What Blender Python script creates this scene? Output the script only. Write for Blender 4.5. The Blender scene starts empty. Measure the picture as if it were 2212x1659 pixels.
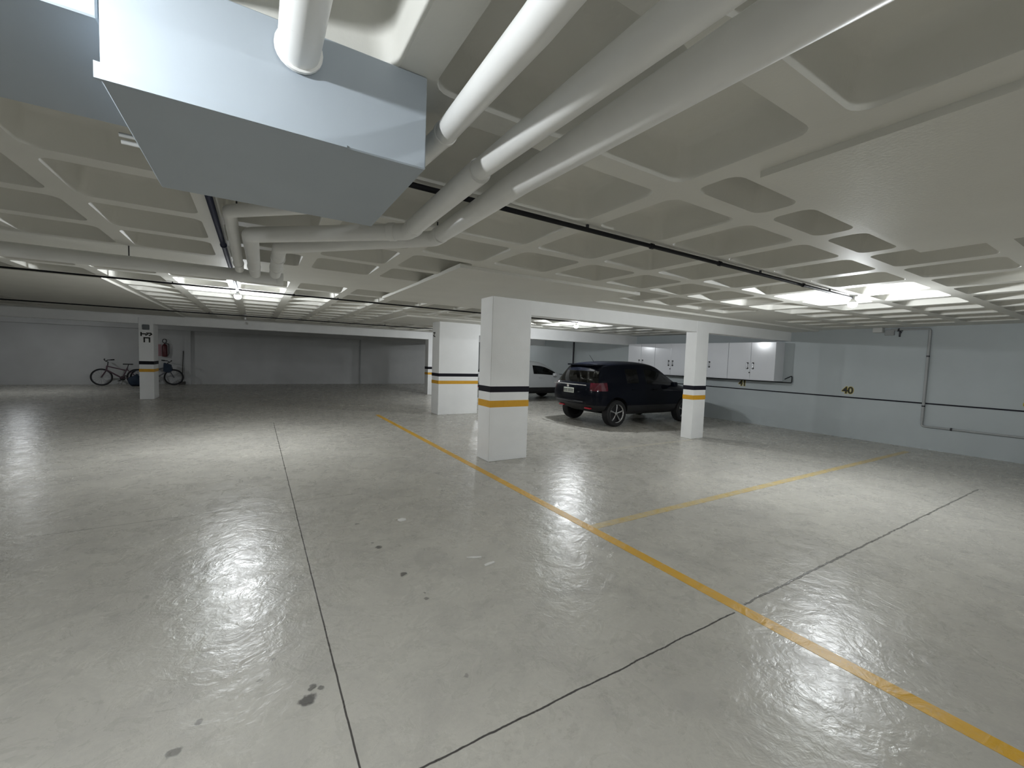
import bpy, bmesh, math, random
from mathutils import Vector, Matrix
random.seed(7)
scn = bpy.context.scene
COL = scn.collection
PI = math.pi
H = 2.56                      # underside of the ribs
PAN = 0.19                    # depth of the waffle pans

# ------------------------------------------------------------------ materials
def mat(name, col, rough=0.6, metal=0.0, noise=0.0, nscale=6.0, bump=0.0, bscale=60.0, spec=0.5, emit=None, coat=0.0):
    m = bpy.data.materials.new(name); m.use_nodes = True
    nt = m.node_tree; b = nt.nodes['Principled BSDF']
    b.inputs['Base Color'].default_value = (*col, 1)
    b.inputs['Roughness'].default_value = rough
    b.inputs['Metallic'].default_value = metal
    b.inputs['Specular IOR Level'].default_value = spec
    b.inputs['Coat Weight'].default_value = coat
    b.inputs['Coat Roughness'].default_value = 0.04
    if emit:
        b.inputs['Emission Color'].default_value = (*emit[0], 1)
        b.inputs['Emission Strength'].default_value = emit[1]
    if noise or bump:
        tc = nt.nodes.new('ShaderNodeTexCoord')
        if noise:
            n = nt.nodes.new('ShaderNodeTexNoise'); n.inputs['Scale'].default_value = nscale; n.inputs['Detail'].default_value = 6
            nt.links.new(tc.outputs['Object'], n.inputs['Vector'])
            mr = nt.nodes.new('ShaderNodeMapRange')
            mr.inputs['From Min'].default_value = .3; mr.inputs['From Max'].default_value = .7
            mr.inputs['To Min'].default_value = 1 - noise; mr.inputs['To Max'].default_value = 1 + noise
            nt.links.new(n.outputs['Fac'], mr.inputs['Value'])
            mx = nt.nodes.new('ShaderNodeMix'); mx.data_type = 'RGBA'; mx.blend_type = 'MULTIPLY'
            mx.inputs['Factor'].default_value = 1
            mx.inputs['A'].default_value = (*col, 1)
            nt.links.new(mr.outputs['Result'], mx.inputs['B'])
            nt.links.new(mx.outputs['Result'], b.inputs['Base Color'])
        if bump:
            n2 = nt.nodes.new('ShaderNodeTexNoise'); n2.inputs['Scale'].default_value = bscale; n2.inputs['Detail'].default_value = 5
            nt.links.new(tc.outputs['Object'], n2.inputs['Vector'])
            bp = nt.nodes.new('ShaderNodeBump'); bp.inputs['Strength'].default_value = bump; bp.inputs['Distance'].default_value = .01
            nt.links.new(n2.outputs['Fac'], bp.inputs['Height']); nt.links.new(bp.outputs['Normal'], b.inputs['Normal'])
    return m

def floor_material():
    m = bpy.data.materials.new('polished_concrete'); m.use_nodes = True
    nt = m.node_tree; N = nt.nodes; L = nt.links; b = N['Principled BSDF']
    tc = N.new('ShaderNodeTexCoord'); P = tc.outputs['Object']
    def noise(scale, detail=6, rough=.6, dist=0.0, vec=None):
        n = N.new('ShaderNodeTexNoise'); n.inputs['Scale'].default_value = scale; n.inputs['Detail'].default_value = detail
        n.inputs['Roughness'].default_value = rough; n.inputs['Distortion'].default_value = dist
        L.new(vec or P, n.inputs['Vector']); return n.outputs['Fac']
    def math_(op, a, c=None, d=None):
        n = N.new('ShaderNodeMath'); n.operation = op
        for i, v in enumerate((a, c, d)):
            if v is None: continue
            if isinstance(v, (int, float)): n.inputs[i].default_value = v
            else: L.new(v, n.inputs[i])
        return n.outputs[0]
    def rng(v, a, c, lo, hi, smooth=True):
        n = N.new('ShaderNodeMapRange'); n.interpolation_type = 'SMOOTHSTEP' if smooth else 'LINEAR'
        L.new(v, n.inputs['Value'])
        for k, x in (('From Min', a), ('From Max', c), ('To Min', lo), ('To Max', hi)): n.inputs[k].default_value = x
        return n.outputs['Result']
    def mix(fac, A, B):
        n = N.new('ShaderNodeMix'); n.data_type = 'RGBA'
        if isinstance(fac, (int, float)): n.inputs['Factor'].default_value = fac
        else: L.new(fac, n.inputs['Factor'])
        for k, v in (('A', A), ('B', B)):
            if isinstance(v, tuple): n.inputs[k].default_value = (*v, 1)
            else: L.new(v, n.inputs[k])
        return n.outputs['Result']
    c = mix(rng(noise(.55, 4, .55, .4), .35, .68, 0, 1), FLOOR_A, FLOOR_B)
    c = mix(rng(noise(2.6, 6, .65, .8), .42, .70, 0, .55), c, FLOOR_C)
    c = mix(rng(noise(38, 4, .7), .35, .8, 0, .26), c, (.36, .35, .325))
    c = mix(rng(noise(9, 6, .75, 1.2), .56, .74, 0, .26), c, (.70, .69, .66))
    mp = N.new('ShaderNodeMapping'); mp.inputs['Rotation'].default_value = (0, 0, .5); mp.inputs['Scale'].default_value = (3.2, 15, 1); L.new(P, mp.inputs['Vector'])
    c = mix(rng(noise(1.4, 5, .7, 1.6, mp.outputs[0]), .55, .78, 0, .30), c, (.36, .35, .33))
    mp2 = N.new('ShaderNodeMapping'); mp2.inputs['Rotation'].default_value = (0, 0, -.9); mp2.inputs['Scale'].default_value = (2.5, 20, 1); L.new(P, mp2.inputs['Vector'])
    c = mix(rng(noise(1.7, 5, .75, 1.8, mp2.outputs[0]), .62, .78, 0, .35), c, (.74, .73, .70))
    sx = N.new('ShaderNodeSeparateXYZ'); L.new(P, sx.inputs[0]); X, Y = sx.outputs['X'], sx.outputs['Y']
    wob = math_('MULTIPLY_ADD', noise(3.5, 4, .7), .03, -.015)
    wob2 = math_('MULTIPLY_ADD', noise(7, 4, .8), .05, -.025)
    def joint(axis, pos, w, wobble, lo=-99, hi=99, other=None):
        d = math_('ABSOLUTE', math_('ADD', math_('SUBTRACT', axis, pos), wobble))
        f = rng(d, w * .5, w, 1, 0)
        if other is not None:
            f = math_('MULTIPLY', f, math_('MULTIPLY', math_('GREATER_THAN', other, lo), math_('LESS_THAN', other, hi)))
        return f
    tiny = math_('MULTIPLY_ADD', noise(6, 3), .008, -.004)
    j1 = joint(X, .34, .0055, tiny, -4, 10.6, Y)
    j2 = joint(Y, 1.468, .0065, math_('ADD', wob, -.0), -12, 2.66, X)
    j2b = math_('MULTIPLY', joint(Y, 1.49, .011, wob2, 2.8, 8.6, X), .75)
    j3 = math_('MULTIPLY', joint(Y, 4.92, .008, wob, -1.6, 1.0, X), .45)
    jn = math_('MAXIMUM', math_('MAXIMUM', j1, j2), math_('MAXIMUM', j2b, j3))
    # crumbled, dusty edge beside the open crack
    ed = joint(Y, 1.40, .17, wob2, -12, 12, X)
    ed = math_('MULTIPLY', ed, rng(noise(11, 4, .8), .52, .72, 0, .35))
    c = mix(ed, c, (.27, .25, .22))
    # oil drips and stains
    wv = N.new('ShaderNodeTexNoise'); wv.inputs['Scale'].default_value = 22; wv.inputs['Detail'].default_value = 3
    L.new(P, wv.inputs['Vector'])
    off = N.new('ShaderNodeVectorMath'); off.operation = 'MULTIPLY_ADD'
    L.new(wv.outputs['Color'], off.inputs[0]); off.inputs[1].default_value = (.05, .05, 0); off.inputs[2].default_value = (-.025, -.025, 0)
    pw = N.new('ShaderNodeVectorMath'); pw.operation = 'ADD'; L.new(P, pw.inputs[0]); L.new(off.outputs[0], pw.inputs[1])
    st = None
    for (x, y, r, k) in [(.20, 2.03, .034, .85), (.225, 2.10, .018, .7), (.262, 2.075, .014, .65), (-.21, 2.13, .016, .5), (-.28, 2.01, .022, .6),
                         (.87, 3.44, .028, .75), (.92, 2.93, .028, .8), (.96, 2.55, .016, .6), (.81, 4.02, .022, .6), (-.6, 3.4, .02, .35),
                         (.07, 2.4, .013, .4), (.01, 2.27, .010, .35), (.90, 1.81, .014, .4), (1.9, 4.6, .03, .3), (.97, 2.62, .008, .6), (.84, 3.55, .012, .5)]:
        dn = N.new('ShaderNodeVectorMath'); dn.operation = 'DISTANCE'; L.new(pw.outputs[0], dn.inputs[0]); dn.inputs[1].default_value = (x, y, 0)
        f = rng(dn.outputs['Value'], r * .75, r * 1.25, k, 0)
        st = f if st is None else math_('MAXIMUM', st, f)
    c = mix(st, c, (.075, .072, .068))
    c = mix(jn, c, (.075, .07, .065))
    L.new(c, b.inputs['Base Color'])
    L.new(math_('ADD', rng(noise(4.5, 6, .7, 1.0), .35, .7, .25, .36), 0), b.inputs['Roughness'])
    b.inputs['Specular IOR Level'].default_value = .32
    hgt = math_('ADD', math_('MULTIPLY', noise(5.5, 4, .55, .9), .85), math_('MULTIPLY', noise(17, 4, .6, 1.3), .30))
    hgt = math_('SUBTRACT', hgt, math_('MULTIPLY', jn, .6))
    bp = N.new('ShaderNodeBump'); bp.inputs['Strength'].default_value = .36; bp.inputs['Distance'].default_value = .02
    L.new(hgt, bp.inputs['Height']); L.new(bp.outputs['Normal'], b.inputs['Normal'])
    return m

def worn_paint(name, col, under, wear):
    m = bpy.data.materials.new(name); m.use_nodes = True
    nt = m.node_tree; N = nt.nodes; L = nt.links; b = N['Principled BSDF']
    tc = N.new('ShaderNodeTexCoord')
    n = N.new('ShaderNodeTexNoise'); n.inputs['Scale'].default_value = 14; n.inputs['Detail'].default_value = 9; n.inputs['Roughness'].default_value = .75
    L.new(tc.outputs['Object'], n.inputs['Vector'])
    mr = N.new('ShaderNodeMapRange'); L.new(n.outputs['Fac'], mr.inputs['Value'])
    mr.inputs['From Min'].default_value = .62 - wear * .4; mr.inputs['From Max'].default_value = .80 - wear * .3
    mr.inputs['To Max'].default_value = .25 + wear * .65
    mx = N.new('ShaderNodeMix'); mx.data_type = 'RGBA'
    L.new(mr.outputs['Result'], mx.inputs['Factor'])
    mx.inputs['A'].default_value = (*col, 1); mx.inputs['B'].default_value = (*under, 1)
    L.new(mx.outputs['Result'], b.inputs['Base Color']); b.inputs['Roughness'].default_value = .42
    n2 = N.new('ShaderNodeTexNoise'); n2.inputs['Scale'].default_value = 5.5; n2.inputs['Detail'].default_value = 5; n2.inputs['Distortion'].default_value = .9
    L.new(tc.outputs['Object'], n2.inputs['Vector'])
    bp = N.new('ShaderNodeBump'); bp.inputs['Strength'].default_value = .5; bp.inputs['Distance'].default_value = .02
    L.new(n2.outputs['Fac'], bp.inputs['Height']); L.new(bp.outputs['Normal'], b.inputs['Normal'])
    return m

def glass_mat(name, tint, rough=.02):
    m = bpy.data.materials.new(name); m.use_nodes = True
    nt = m.node_tree; N = nt.nodes; L = nt.links
    N.remove(N['Principled BSDF']); out = N['Material Output']
    t = N.new('ShaderNodeBsdfTransparent'); t.inputs['Color'].default_value = (*tint, 1)
    g = N.new('ShaderNodeBsdfGlossy'); g.inputs['Roughness'].default_value = rough
    f = N.new('ShaderNodeFresnel'); f.inputs['IOR'].default_value = 1.5
    mx = N.new('ShaderNodeMixShader'); L.new(f.outputs[0], mx.inputs[0]); L.new(t.outputs[0], mx.inputs[1]); L.new(g.outputs[0], mx.inputs[2])
    L.new(mx.outputs[0], out.inputs['Surface'])
    return m

FLOOR_A, FLOOR_B, FLOOR_C = (.55, .53, .475), (.478, .460, .415), (.395, .381, .350)
M = {}
M['floor'] = floor_material()
M['wall'] = mat('white_wall_paint', (.45, .49, .50), .55, noise=.04, nscale=1.3, bump=.12, bscale=40)
M['wall_far'] = mat('dusty_wall_paint', (.58, .585, .585), .65, noise=.07, nscale=.9, bump=.12, bscale=40)
M['ceil'] = mat('ceiling_paint', (.69, .682, .632), .6, noise=.03, nscale=2.0, bump=.10, bscale=55)
M['column'] = mat('column_paint', (.88, .885, .88), .5, noise=.025, nscale=3, bump=.10, bscale=50)
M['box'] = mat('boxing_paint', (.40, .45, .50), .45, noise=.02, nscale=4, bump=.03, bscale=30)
M['black_band'] = mat('black_band_paint', (.012, .011, .017), .5, spec=.15)
M['yellow_band'] = mat('yellow_band_paint', (.70, .36, .018), .42, noise=.06, nscale=10)
M['line'] = worn_paint('yellow_floor_paint', (.68, .38, .02), (.52, .50, .46), .28)
M['line_worn'] = worn_paint('worn_yellow_floor_paint', (.56, .41, .12), (.52, .50, .46), .62)
M['line_faint'] = worn_paint('faded_yellow_floor_paint', (.52, .46, .30), (.52, .50, .46), .9)
M['pvc'] = mat('painted_pvc', (.82, .82, .80), .35, noise=.03, nscale=5)
M['pvc_grey'] = mat('grey_pvc', (.36, .37, .37), .4, noise=.05, nscale=8)
M['conduit'] = mat('black_conduit', (.010, .010, .012), .6, spec=.2)
M['navy'] = mat('navy_conduit', (.014, .018, .045), .7, spec=.15)
M['cab'] = mat('white_laminate', (.80, .81, .84), .16, noise=.015, nscale=3)
M['chrome'] = mat('chrome', (.75, .75, .77), .15, 1.0)
M['alloy'] = mat('alloy', (.62, .63, .65), .22, 1.0)
M['dark_metal'] = mat('dark_metal', (.05, .05, .055), .4, .6)
M['rubber'] = mat('rubber', (.012, .012, .013), .75, bump=.1, bscale=90)
M['plastic'] = mat('black_plastic', (.014, .014, .016), .55)
M['paint_dark'] = mat('navy_black_car_paint', (.003, .0042, .0090), .4, .0, spec=.06, coat=.18)
M['paint_white'] = mat('white_car_paint', (.62, .64, .66), .3, coat=1.0)
M['tail'] = mat('red_lamp_lens', (.09, .003, .014), .12, coat=.6)
M['reflector'] = mat('red_reflector', (.55, .01, .03), .15, coat=.6)
M['glass'] = glass_mat('tinted_glass', (.30, .33, .34))
M['glass_rear'] = glass_mat('rear_tinted_glass', (.42, .46, .47))
M['seat'] = mat('seat_fabric', (.02, .02, .022), .8)
M['plate'] = mat('number_plate', (.62, .64, .58), .4)
M['ink'] = mat('dark_ink', (.012, .012, .01), .5)
M['num_yellow'] = mat('yellow_ink', (.50, .40, .05), .5)
M['red'] = mat('extinguisher_red', (.09, .008, .012), .35)
M['pink'] = mat('faded_red_sign', (.42, .22, .25), .5)
M['sign_grey'] = mat('grey_sign', (.16, .17, .18), .5)
M['blue'] = mat('dark_blue_cloth', (.014, .028, .055), .7)
M['purple'] = mat('bike_frame_paint', (.10, .055, .075), .35)
M['bike_black'] = mat('bike_black', (.014, .016, .018), .4)
M['bike_grey'] = mat('bike_grey_paint', (.13, .13, .15), .35)
M['paper'] = mat('paper', (.78, .77, .74), .8)
M['wood'] = mat('dark_stick', (.06, .055, .05), .7)
M['sensor'] = mat('white_plastic', (.62, .62, .60), .4)
LAMP_E = 1560.0
def bulb_mat(name, s): return mat(name, (.9, .9, .9), .4, emit=((.93, .97, 1.0), s))

# ------------------------------------------------------------------ mesh helpers
class MB:
    def __init__(s): s.v = []; s.f = []; s.sm = []
    def add(s, vs, fs, smooth=False):
        o = len(s.v); s.v += [tuple(p) for p in vs]
        for f in fs: s.f.append(tuple(i + o for i in f)); s.sm.append(smooth)
        return s
    def box(s, x0, x1, y0, y1, z0, z1, R=None):
        vs = [Vector((x, y, z)) for z in (z0, z1) for y in (y0, y1) for x in (x0, x1)]
        if R is not None: vs = [R @ p for p in vs]
        return s.add(vs, [(0, 2, 3, 1), (4, 5, 7, 6), (0, 1, 5, 4), (2, 6, 7, 3), (0, 4, 6, 2), (1, 3, 7, 5)])
    def rbox(s, x0, x1, y0, y1, z0, z1, r=.01, seg=2, R=None):
        bm = bmesh.new(); bmesh.ops.create_cube(bm, size=1)
        for v in bm.verts: v.co = Vector(((x0 + x1) / 2 + v.co.x * (x1 - x0), (y0 + y1) / 2 + v.co.y * (y1 - y0), (z0 + z1) / 2 + v.co.z * (z1 - z0)))
        bmesh.ops.bevel(bm, geom=bm.edges[:], offset=r, segments=seg, affect='EDGES', profile=.5)
        if R is not None: bmesh.ops.transform(bm, matrix=R, verts=bm.verts)
        bm.verts.index_update()
        s.add([v.co.copy() for v in bm.verts], [[v.index for v in f.verts] for f in bm.faces], True); bm.free(); return s
    def tube(s, pts, r, n=14, cap=True, closed=False):
        pts = [Vector(p) for p in pts]; m = len(pts); rs = r if isinstance(r, (list, tuple)) else [r] * m
        vs = []; up = None
        for i, p in enumerate(pts):
            if closed: d = (pts[(i + 1) % m] - pts[i - 1]).normalized()
            else: d = (pts[min(i + 1, m - 1)] - pts[max(i - 1, 0)]).normalized()
            if up is None:
                up = Vector((0, 0, 1)) if abs(d.z) < .9 else Vector((1, 0, 0))
            a = d.cross(up)
            if a.length < 1e-5: a = d.cross(Vector((1, .3, .2)))
            a.normalize(); b = a.cross(d).normalized(); up = b
            for k in range(n):
                t = 2 * PI * k / n; vs.append(p + (a * math.cos(t) + b * math.sin(t)) * rs[i])
        fs = []
        for i in range(m if closed else m - 1):
            i2 = (i + 1) % m
            for k in range(n):
                k2 = (k + 1) % n; fs.append((i * n + k, i * n + k2, i2 * n + k2, i2 * n + k))
        s.add(vs, fs, True)
        if cap and not closed:
            s.add(vs[:n], [tuple(range(n))[::-1]]); s.add(vs[-n:], [tuple(range(n))])
        return s
    def lathe(s, prof, n=32, Mx=None):
        vs = []
        for k in range(n):
            t = 2 * PI * k / n
            for (r, h) in prof:
                p = Vector((r * math.cos(t), r * math.sin(t), h)); vs.append(Mx @ p if Mx is not None else p)
        q = len(prof); fs = []
        for k in range(n):
            k2 = (k + 1) % n
            for i in range(q - 1): fs.append((k * q + i, k2 * q + i, k2 * q + i + 1, k * q + i + 1))
        return s.add(vs, fs, True)
    def prism(s, outline, z0, z1, Mx=None):
        n = len(outline)
        vs = [Vector((x, y, z0)) for x, y in outline] + [Vector((x, y, z1)) for x, y in outline]
        if Mx is not None: vs = [Mx @ p for p in vs]
        fs = [tuple(range(n))[::-1], tuple(range(n, 2 * n))] + [(i, (i + 1) % n, (i + 1) % n + n, i + n) for i in range(n)]
        return s.add(vs, fs)
    def build(s, name, m, parent=None, loc=None, angle=35):
        me = bpy.data.meshes.new(name); me.from_pydata([tuple(p) for p in s.v], [], s.f); me.validate()
        bm = bmesh.new(); bm.from_mesh(me)
        bmesh.ops.remove_doubles(bm, verts=bm.verts, dist=1e-6)
        bmesh.ops.recalc_face_normals(bm, faces=bm.faces); bm.to_mesh(me); bm.free()
        me.shade_smooth(); me.set_sharp_from_angle(angle=math.radians(angle))
        return link(name, me, m, parent, loc)

def link(name, me, m, parent=None, loc=None):
    o = bpy.data.objects.new(name, me); COL.objects.link(o)
    if m is not None:
        me.materials.clear(); me.materials.append(m)
    if parent is not None: o.parent = parent
    if loc is not None: o.location = loc
    return o
def tag(o, label, cat, group=None, kind=None):
    o['label'] = label; o['category'] = cat
    if group: o['group'] = group
    if kind: o['kind'] = kind
    return o
def thing(name, loc, label, cat, rz=0, group=None, kind=None):
    o = bpy.data.objects.new(name, None); COL.objects.link(o); o.empty_display_size = .1
    o.location = loc; o.rotation_euler = (0, 0, rz)
    return tag(o, label, cat, group, kind)
def struct(name, mb, m, label=None, cat=None, angle=35):
    o = mb.build(name, m, angle=angle); o['kind'] = 'structure'
    if label: o['label'] = label; o['category'] = cat
    return o
def arc(p, a, b, r, n=7):
    """points of a rounded corner at p coming from a, leaving to b"""
    p, a, b = Vector(p), Vector(a), Vector(b)
    u = (a - p).normalized(); w = (b - p).normalized(); ang = u.angle(w); d = min(r / math.tan(ang / 2), (a - p).length * .48, (b - p).length * .48)
    p0, p2 = p + u * d, p + w * d
    return [(p0 * (1 - t) ** 2 + p * 2 * t * (1 - t) + p2 * t * t) for t in [i / n for i in range(n + 1)]]
def rounded(pts, r):
    out = [Vector(pts[0])]
    for i in range(1, len(pts) - 1): out += arc(pts[i], pts[i - 1], pts[i + 1], r)
    return out + [Vector(pts[-1])]
def ring(mb, p, d, r0, w, n=24):
    """a short sleeve of radius r0 and width w around a pipe"""
    d = Vector(d).normalized(); p = Vector(p)
    mb.tube([p - d * w / 2, p - d * w * .42, p + d * w * .42, p + d * w / 2], [r0 - .003, r0, r0, r0 - .003], n)
def face_m(origin, right, up):
    """matrix laying text / flat outlines on a vertical face"""
    r = Vector(right).normalized(); u = Vector(up).normalized(); n = r.cross(u)
    return Matrix(((r.x, u.x, n.x, origin[0]), (r.y, u.y, n.y, origin[1]), (r.z, u.z, n.z, origin[2]), (0, 0, 0, 1)))
def text_mesh(txt, size, offset, depth):
    c = bpy.data.curves.new('tmp_text', 'FONT'); c.body = txt; c.size = size; c.align_x = 'CENTER'; c.align_y = 'CENTER'
    c.offset = offset; c.extrude = depth
    o = bpy.data.objects.new('tmp_text', c); COL.objects.link(o)
    me = bpy.data.meshes.new_from_object(o.evaluated_get(bpy.context.evaluated_depsgraph_get()))
    bpy.data.objects.remove(o); bpy.data.curves.remove(c)
    return me

# ------------------------------------------------------------------ camera
yaw, pitch, roll = math.radians(31.51), math.radians(3.469), math.radians(1.9456)
fw = Vector((math.sin(yaw) * math.cos(pitch), math.cos(yaw) * math.cos(pitch), -math.sin(pitch)))
r0 = Vector((math.cos(yaw), -math.sin(yaw), 0)); u0 = r0.cross(fw)
rt = r0 * math.cos(roll) + u0 * math.sin(roll); upv = u0 * math.cos(roll) - r0 * math.sin(roll)
cd = bpy.data.cameras.new('camera'); cam = bpy.data.objects.new('camera', cd); COL.objects.link(cam)
cam.matrix_world = Matrix(((rt.x, upv.x, -fw.x, 0), (rt.y, upv.y, -fw.y, 0), (rt.z, upv.z, -fw.z, 1.6), (0, 0, 0, 1)))
cd.sensor_width = 36; cd.lens = 905.96 / 2212 * 36; cd.clip_start = .02; cd.clip_end = 100
scn.camera = cam

# ------------------------------------------------------------------ room shell
XL, XR, YN, YF = -12.0, 11.93, -9.0, 23.0
fl = MB().box(XL - .2, XR + .2, YN - .2, YF + .2, -.2, 0)
struct('floor', fl, M['floor'], 'polished grey concrete floor with saw-cut joints and oil drips', 'floor')
struct('wall_right', MB().box(XR, XR + .2, YN - .2, YF + .2, 0, H + .4), M['wall'], 'long white wall behind the parking bays', 'wall')
struct('wall_far', MB().box(XL - .2, XR + .2, YF, YF + .2, 0, H + .4), M['wall_far'], 'dim grey wall behind the bicycles', 'wall')
struct('wall_left', MB().box(XL - .2, XL, YN - .2, YF + .2, 0, H + .4), M['wall'])
struct('wall_near', MB().box(XL - .2, XR + .2, YN - .2, YN, 0, H + .4), M['wall'])

def ceiling():
    mb = MB()
    xs = [2.0 - .76 * k for k in range(18, 0, -1)] + [2.0 + .775 * k for k in range(0, 13)]
    ys = [.81 + .775 * k for k in range(-12, 7)] + [6.57 + .77 * k for k in range(0, 22)]
    xs = [x for x in xs if x > XL + .3] ; ys = [y for y in ys if YN + .2 < y < YF - .2]
    xs = [XL] + xs + [XR]; ys = [YN] + ys + [YF]
    flats = [(1.9, 4.5, 3.85, 7.3), (4.4, 12, 4.6, 6.6), (2.0, 4.3, -2.5, .9), (-4.2, -1.9, 8.0, 17.3), (3.0, 6.2, 9.7, 12.6), (-12, 12, 15.9, 17.4),
             (5.5, 12, 10.4, 11.9), (7.4, 9.0, 4.0, 7.3), (2.0, 4.3, -9, 1.3)]
    def pan(x0, x1, y0, y1, a0, a1, b0, b1):
        # cell x0..x1,y0..y1 with opening a0..a1,b0..b1
        n = 5
        def loop(ins, z, rad):
            A0, A1, B0, B1 = a0 + ins, a1 - ins, b0 + ins, b1 - ins; pts = []
            for (cx, cy, t0) in ((A1 - rad, B1 - rad, 0), (A0 + rad, B1 - rad, 90), (A0 + rad, B0 + rad, 180), (A1 - rad, B0 + rad, 270)):
                for i in range(n):
                    t = math.radians(t0 + 90 * i / (n - 1)); pts.append((cx + rad * math.cos(t), cy + rad * math.sin(t), z))
            return pts
        rad = min(.075, (b1 - b0) * .3)
        l0 = loop(0, H, rad); outer = []
        for q, (X, Y) in enumerate(((x1, y1), (x0, y1), (x0, y0), (x1, y0))):
            c = l0[q * n:(q + 1) * n]
            s0, s4 = c[0], c[-1]
            e0 = (X, s0[1]) if q % 2 == 0 else (s0[0], Y)
            e4 = (s4[0], Y) if q % 2 == 0 else (X, s4[1])
            outer += [(*e0, H), ((e0[0] + X) / 2, (e0[1] + Y) / 2, H), (X, Y, H), ((e4[0] + X) / 2, (e4[1] + Y) / 2, H), (*e4, H)]
        loops = [outer, l0, loop(.004, H + .012, rad), loop(.038, H + PAN - .05, rad * 1.05), loop(.052, H + PAN - .014, rad * 1.05), loop(.095, H + PAN, rad * 1.0)]
        vs = [p for l in loops for p in l]; N = 4 * n; fs = []
        for k in range(len(loops) - 1):
            for i in range(N): fs.append((k * N + i, k * N + (i + 1) % N, (k + 1) * N + (i + 1) % N, (k + 1) * N + i))
        fs.append(tuple((len(loops) - 1) * N + i for i in range(N)))
        mb.add(vs, fs)
    for i in range(len(xs) - 1):
        for j in range(len(ys) - 1):
            x0, x1, y0, y1 = xs[i], xs[i + 1], ys[j], ys[j + 1]; cx, cy = (x0 + x1) / 2, (y0 + y1) / 2
            w = .065
            if 2.0 <= x0 + .01 and x1 <= 4.34 and abs(y0 - .81) < .01:      # half pans beside the solid zone
                pan(x0, x1, y0, y1, x0 + w, x1 - w, 1.275, y1 - w); continue
            if abs(x1 - x0 - .77) > .05 or abs(y1 - y0 - .77) > .05 or any(a < cx < b and c < cy < d for a, b, c, d in flats):
                mb.add([(x0, y0, H), (x0, y1, H), (x1, y1, H), (x1, y0, H)], [(0, 1, 2, 3)]); continue
            pan(x0, x1, y0, y1, x0 + w, x1 - w, y0 + w, y1 - w)
    me = bpy.data.meshes.new('ceiling'); me.from_pydata(mb.v, [], mb.f)
    bm = bmesh.new(); bm.from_mesh(me); bmesh.ops.remove_doubles(bm, verts=bm.verts, dist=1e-5)
    for f in bm.faces:
        pass
    bmesh.ops.recalc_face_normals(bm, faces=bm.faces)
    # the underside has to face down
    low = min(bm.faces, key=lambda f: abs(f.calc_center_median().z - H) + (1 - abs(f.normal.z)))
    if low.normal.z > 0: bmesh.ops.reverse_faces(bm, faces=bm.faces)
    bm.to_mesh(me); bm.free(); me.shade_smooth(); me.set_sharp_from_angle(angle=math.radians(50))
    o = link('ceiling', me, M['ceil']); o['kind'] = 'structure'; o['label'] = 'white waffle slab ceiling of ribs and square pans'; o['category'] = 'ceiling'
    # solid drop panels round the column heads
    k = 0
    for (x0, x1, y0, y1) in [(1.82, 4.52, 4.08, 7.25), (4.52, 11.93, 4.98, 6.5), (2.12, 4.4, -1.2, 1.19), (-4.4, -1.84, 8.1, 16.3), (3.1, 6.3, 9.95, 12.4)]:
        k += 1
        b = MB().box(x0, x1, y0, y1, H - .032, H + .01)
        struct('ceiling_%d' % k, b, M['ceil'])
    return o
ceiling()
# far wall details
struct('trim_1', MB().box(-2.62, -2.40, YF - .12, YF, 0, H), M['wall_far'], 'shallow pilaster on the far wall right of the bicycles', 'pilaster')
struct('trim_2', MB().box(4.66, 4.72, YF - .03, YF, 0, 2.3), M['pvc_grey'], 'thin dark upright joint strip on the far wall', 'trim')
struct('trim_3', MB().box(XL, XR, YF - .25, YF, 2.32, H), M['wall_far'], 'beam along the top of the far wall', 'beam')
# dark strip along the right wall
struct('trim_4', MB().box(XR - .012, XR, YN, YF, .945, .972), M['black_band'], 'thin dark strip along the white right wall', 'trim')

# beams
def beam(x0, x1, y0, y1, z0, label):
    struct('beam', MB().box(x0, x1, y0, y1, z0, H + .005), M['column'], label, 'beam')
beam(3.75, XR, 5.606, 5.84, 2.30, 'white beam over the dark car, from centre column to right wall')
beam(5.41, XR, 10.806, 11.05, 2.23, 'white beam behind the dark car, from wide pillar to right wall')
beam(XL, XR, 16.528, 16.85, 2.27, 'long grey beam across the back in front of the far wall')

beam(8.3, 8.6, 16.85, YF, 2.27, 'beam running to the far wall past the wide pillar')

# ------------------------------------------------------------------ columns with painted bands
def column(x0, x1, y0, y1, z_black, z_yel, label, top=H):
    cx, cy = (x0 + x1) / 2, (y0 + y1) / 2
    t = thing('column', (cx, cy, 0), label, 'column', kind='structure')
    a, b = (x1 - x0) / 2, (y1 - y0) / 2
    MB().rbox(-a, a, -b, b, 0, top, .006, 1).build('shaft', M['column'], t)
    e = .003
    for nm, (z0, z1), m in (('black_band', z_black, M['black_band']), ('yellow_band', z_yel, M['yellow_band'])):
        MB().rbox(-a - e, a + e, -b - e, b + e, z0, z1, .002, 1).build(nm, m, t)
    return t
ctr = column(3.05, 3.755, 5.60, 5.99, (1.075, 1.165), (.842, .945), 'white column in the centre with black and yellow bands')
wide = column(4.225, 5.415, 10.70, 11.22, (1.05, 1.135), (.845, .935), 'wide white pillar behind and left of the centre column')
rgt = column(7.99, 8.41, 5.60, 5.86, (1.06, 1.15), (.85, .945), 'narrow white column standing in front of the dark car')
lft = column(-2.97, -2.63, 16.52, 17.25, (1.05, 1.15), (.825, .915), 'small white column in front of the bicycles', 2.45)
bck = column(6.05, 6.6, 16.52, 16.9, (1.05, 1.15), (.825, .915), 'column edge showing past the left side of the wide pillar', 2.45)

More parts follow.
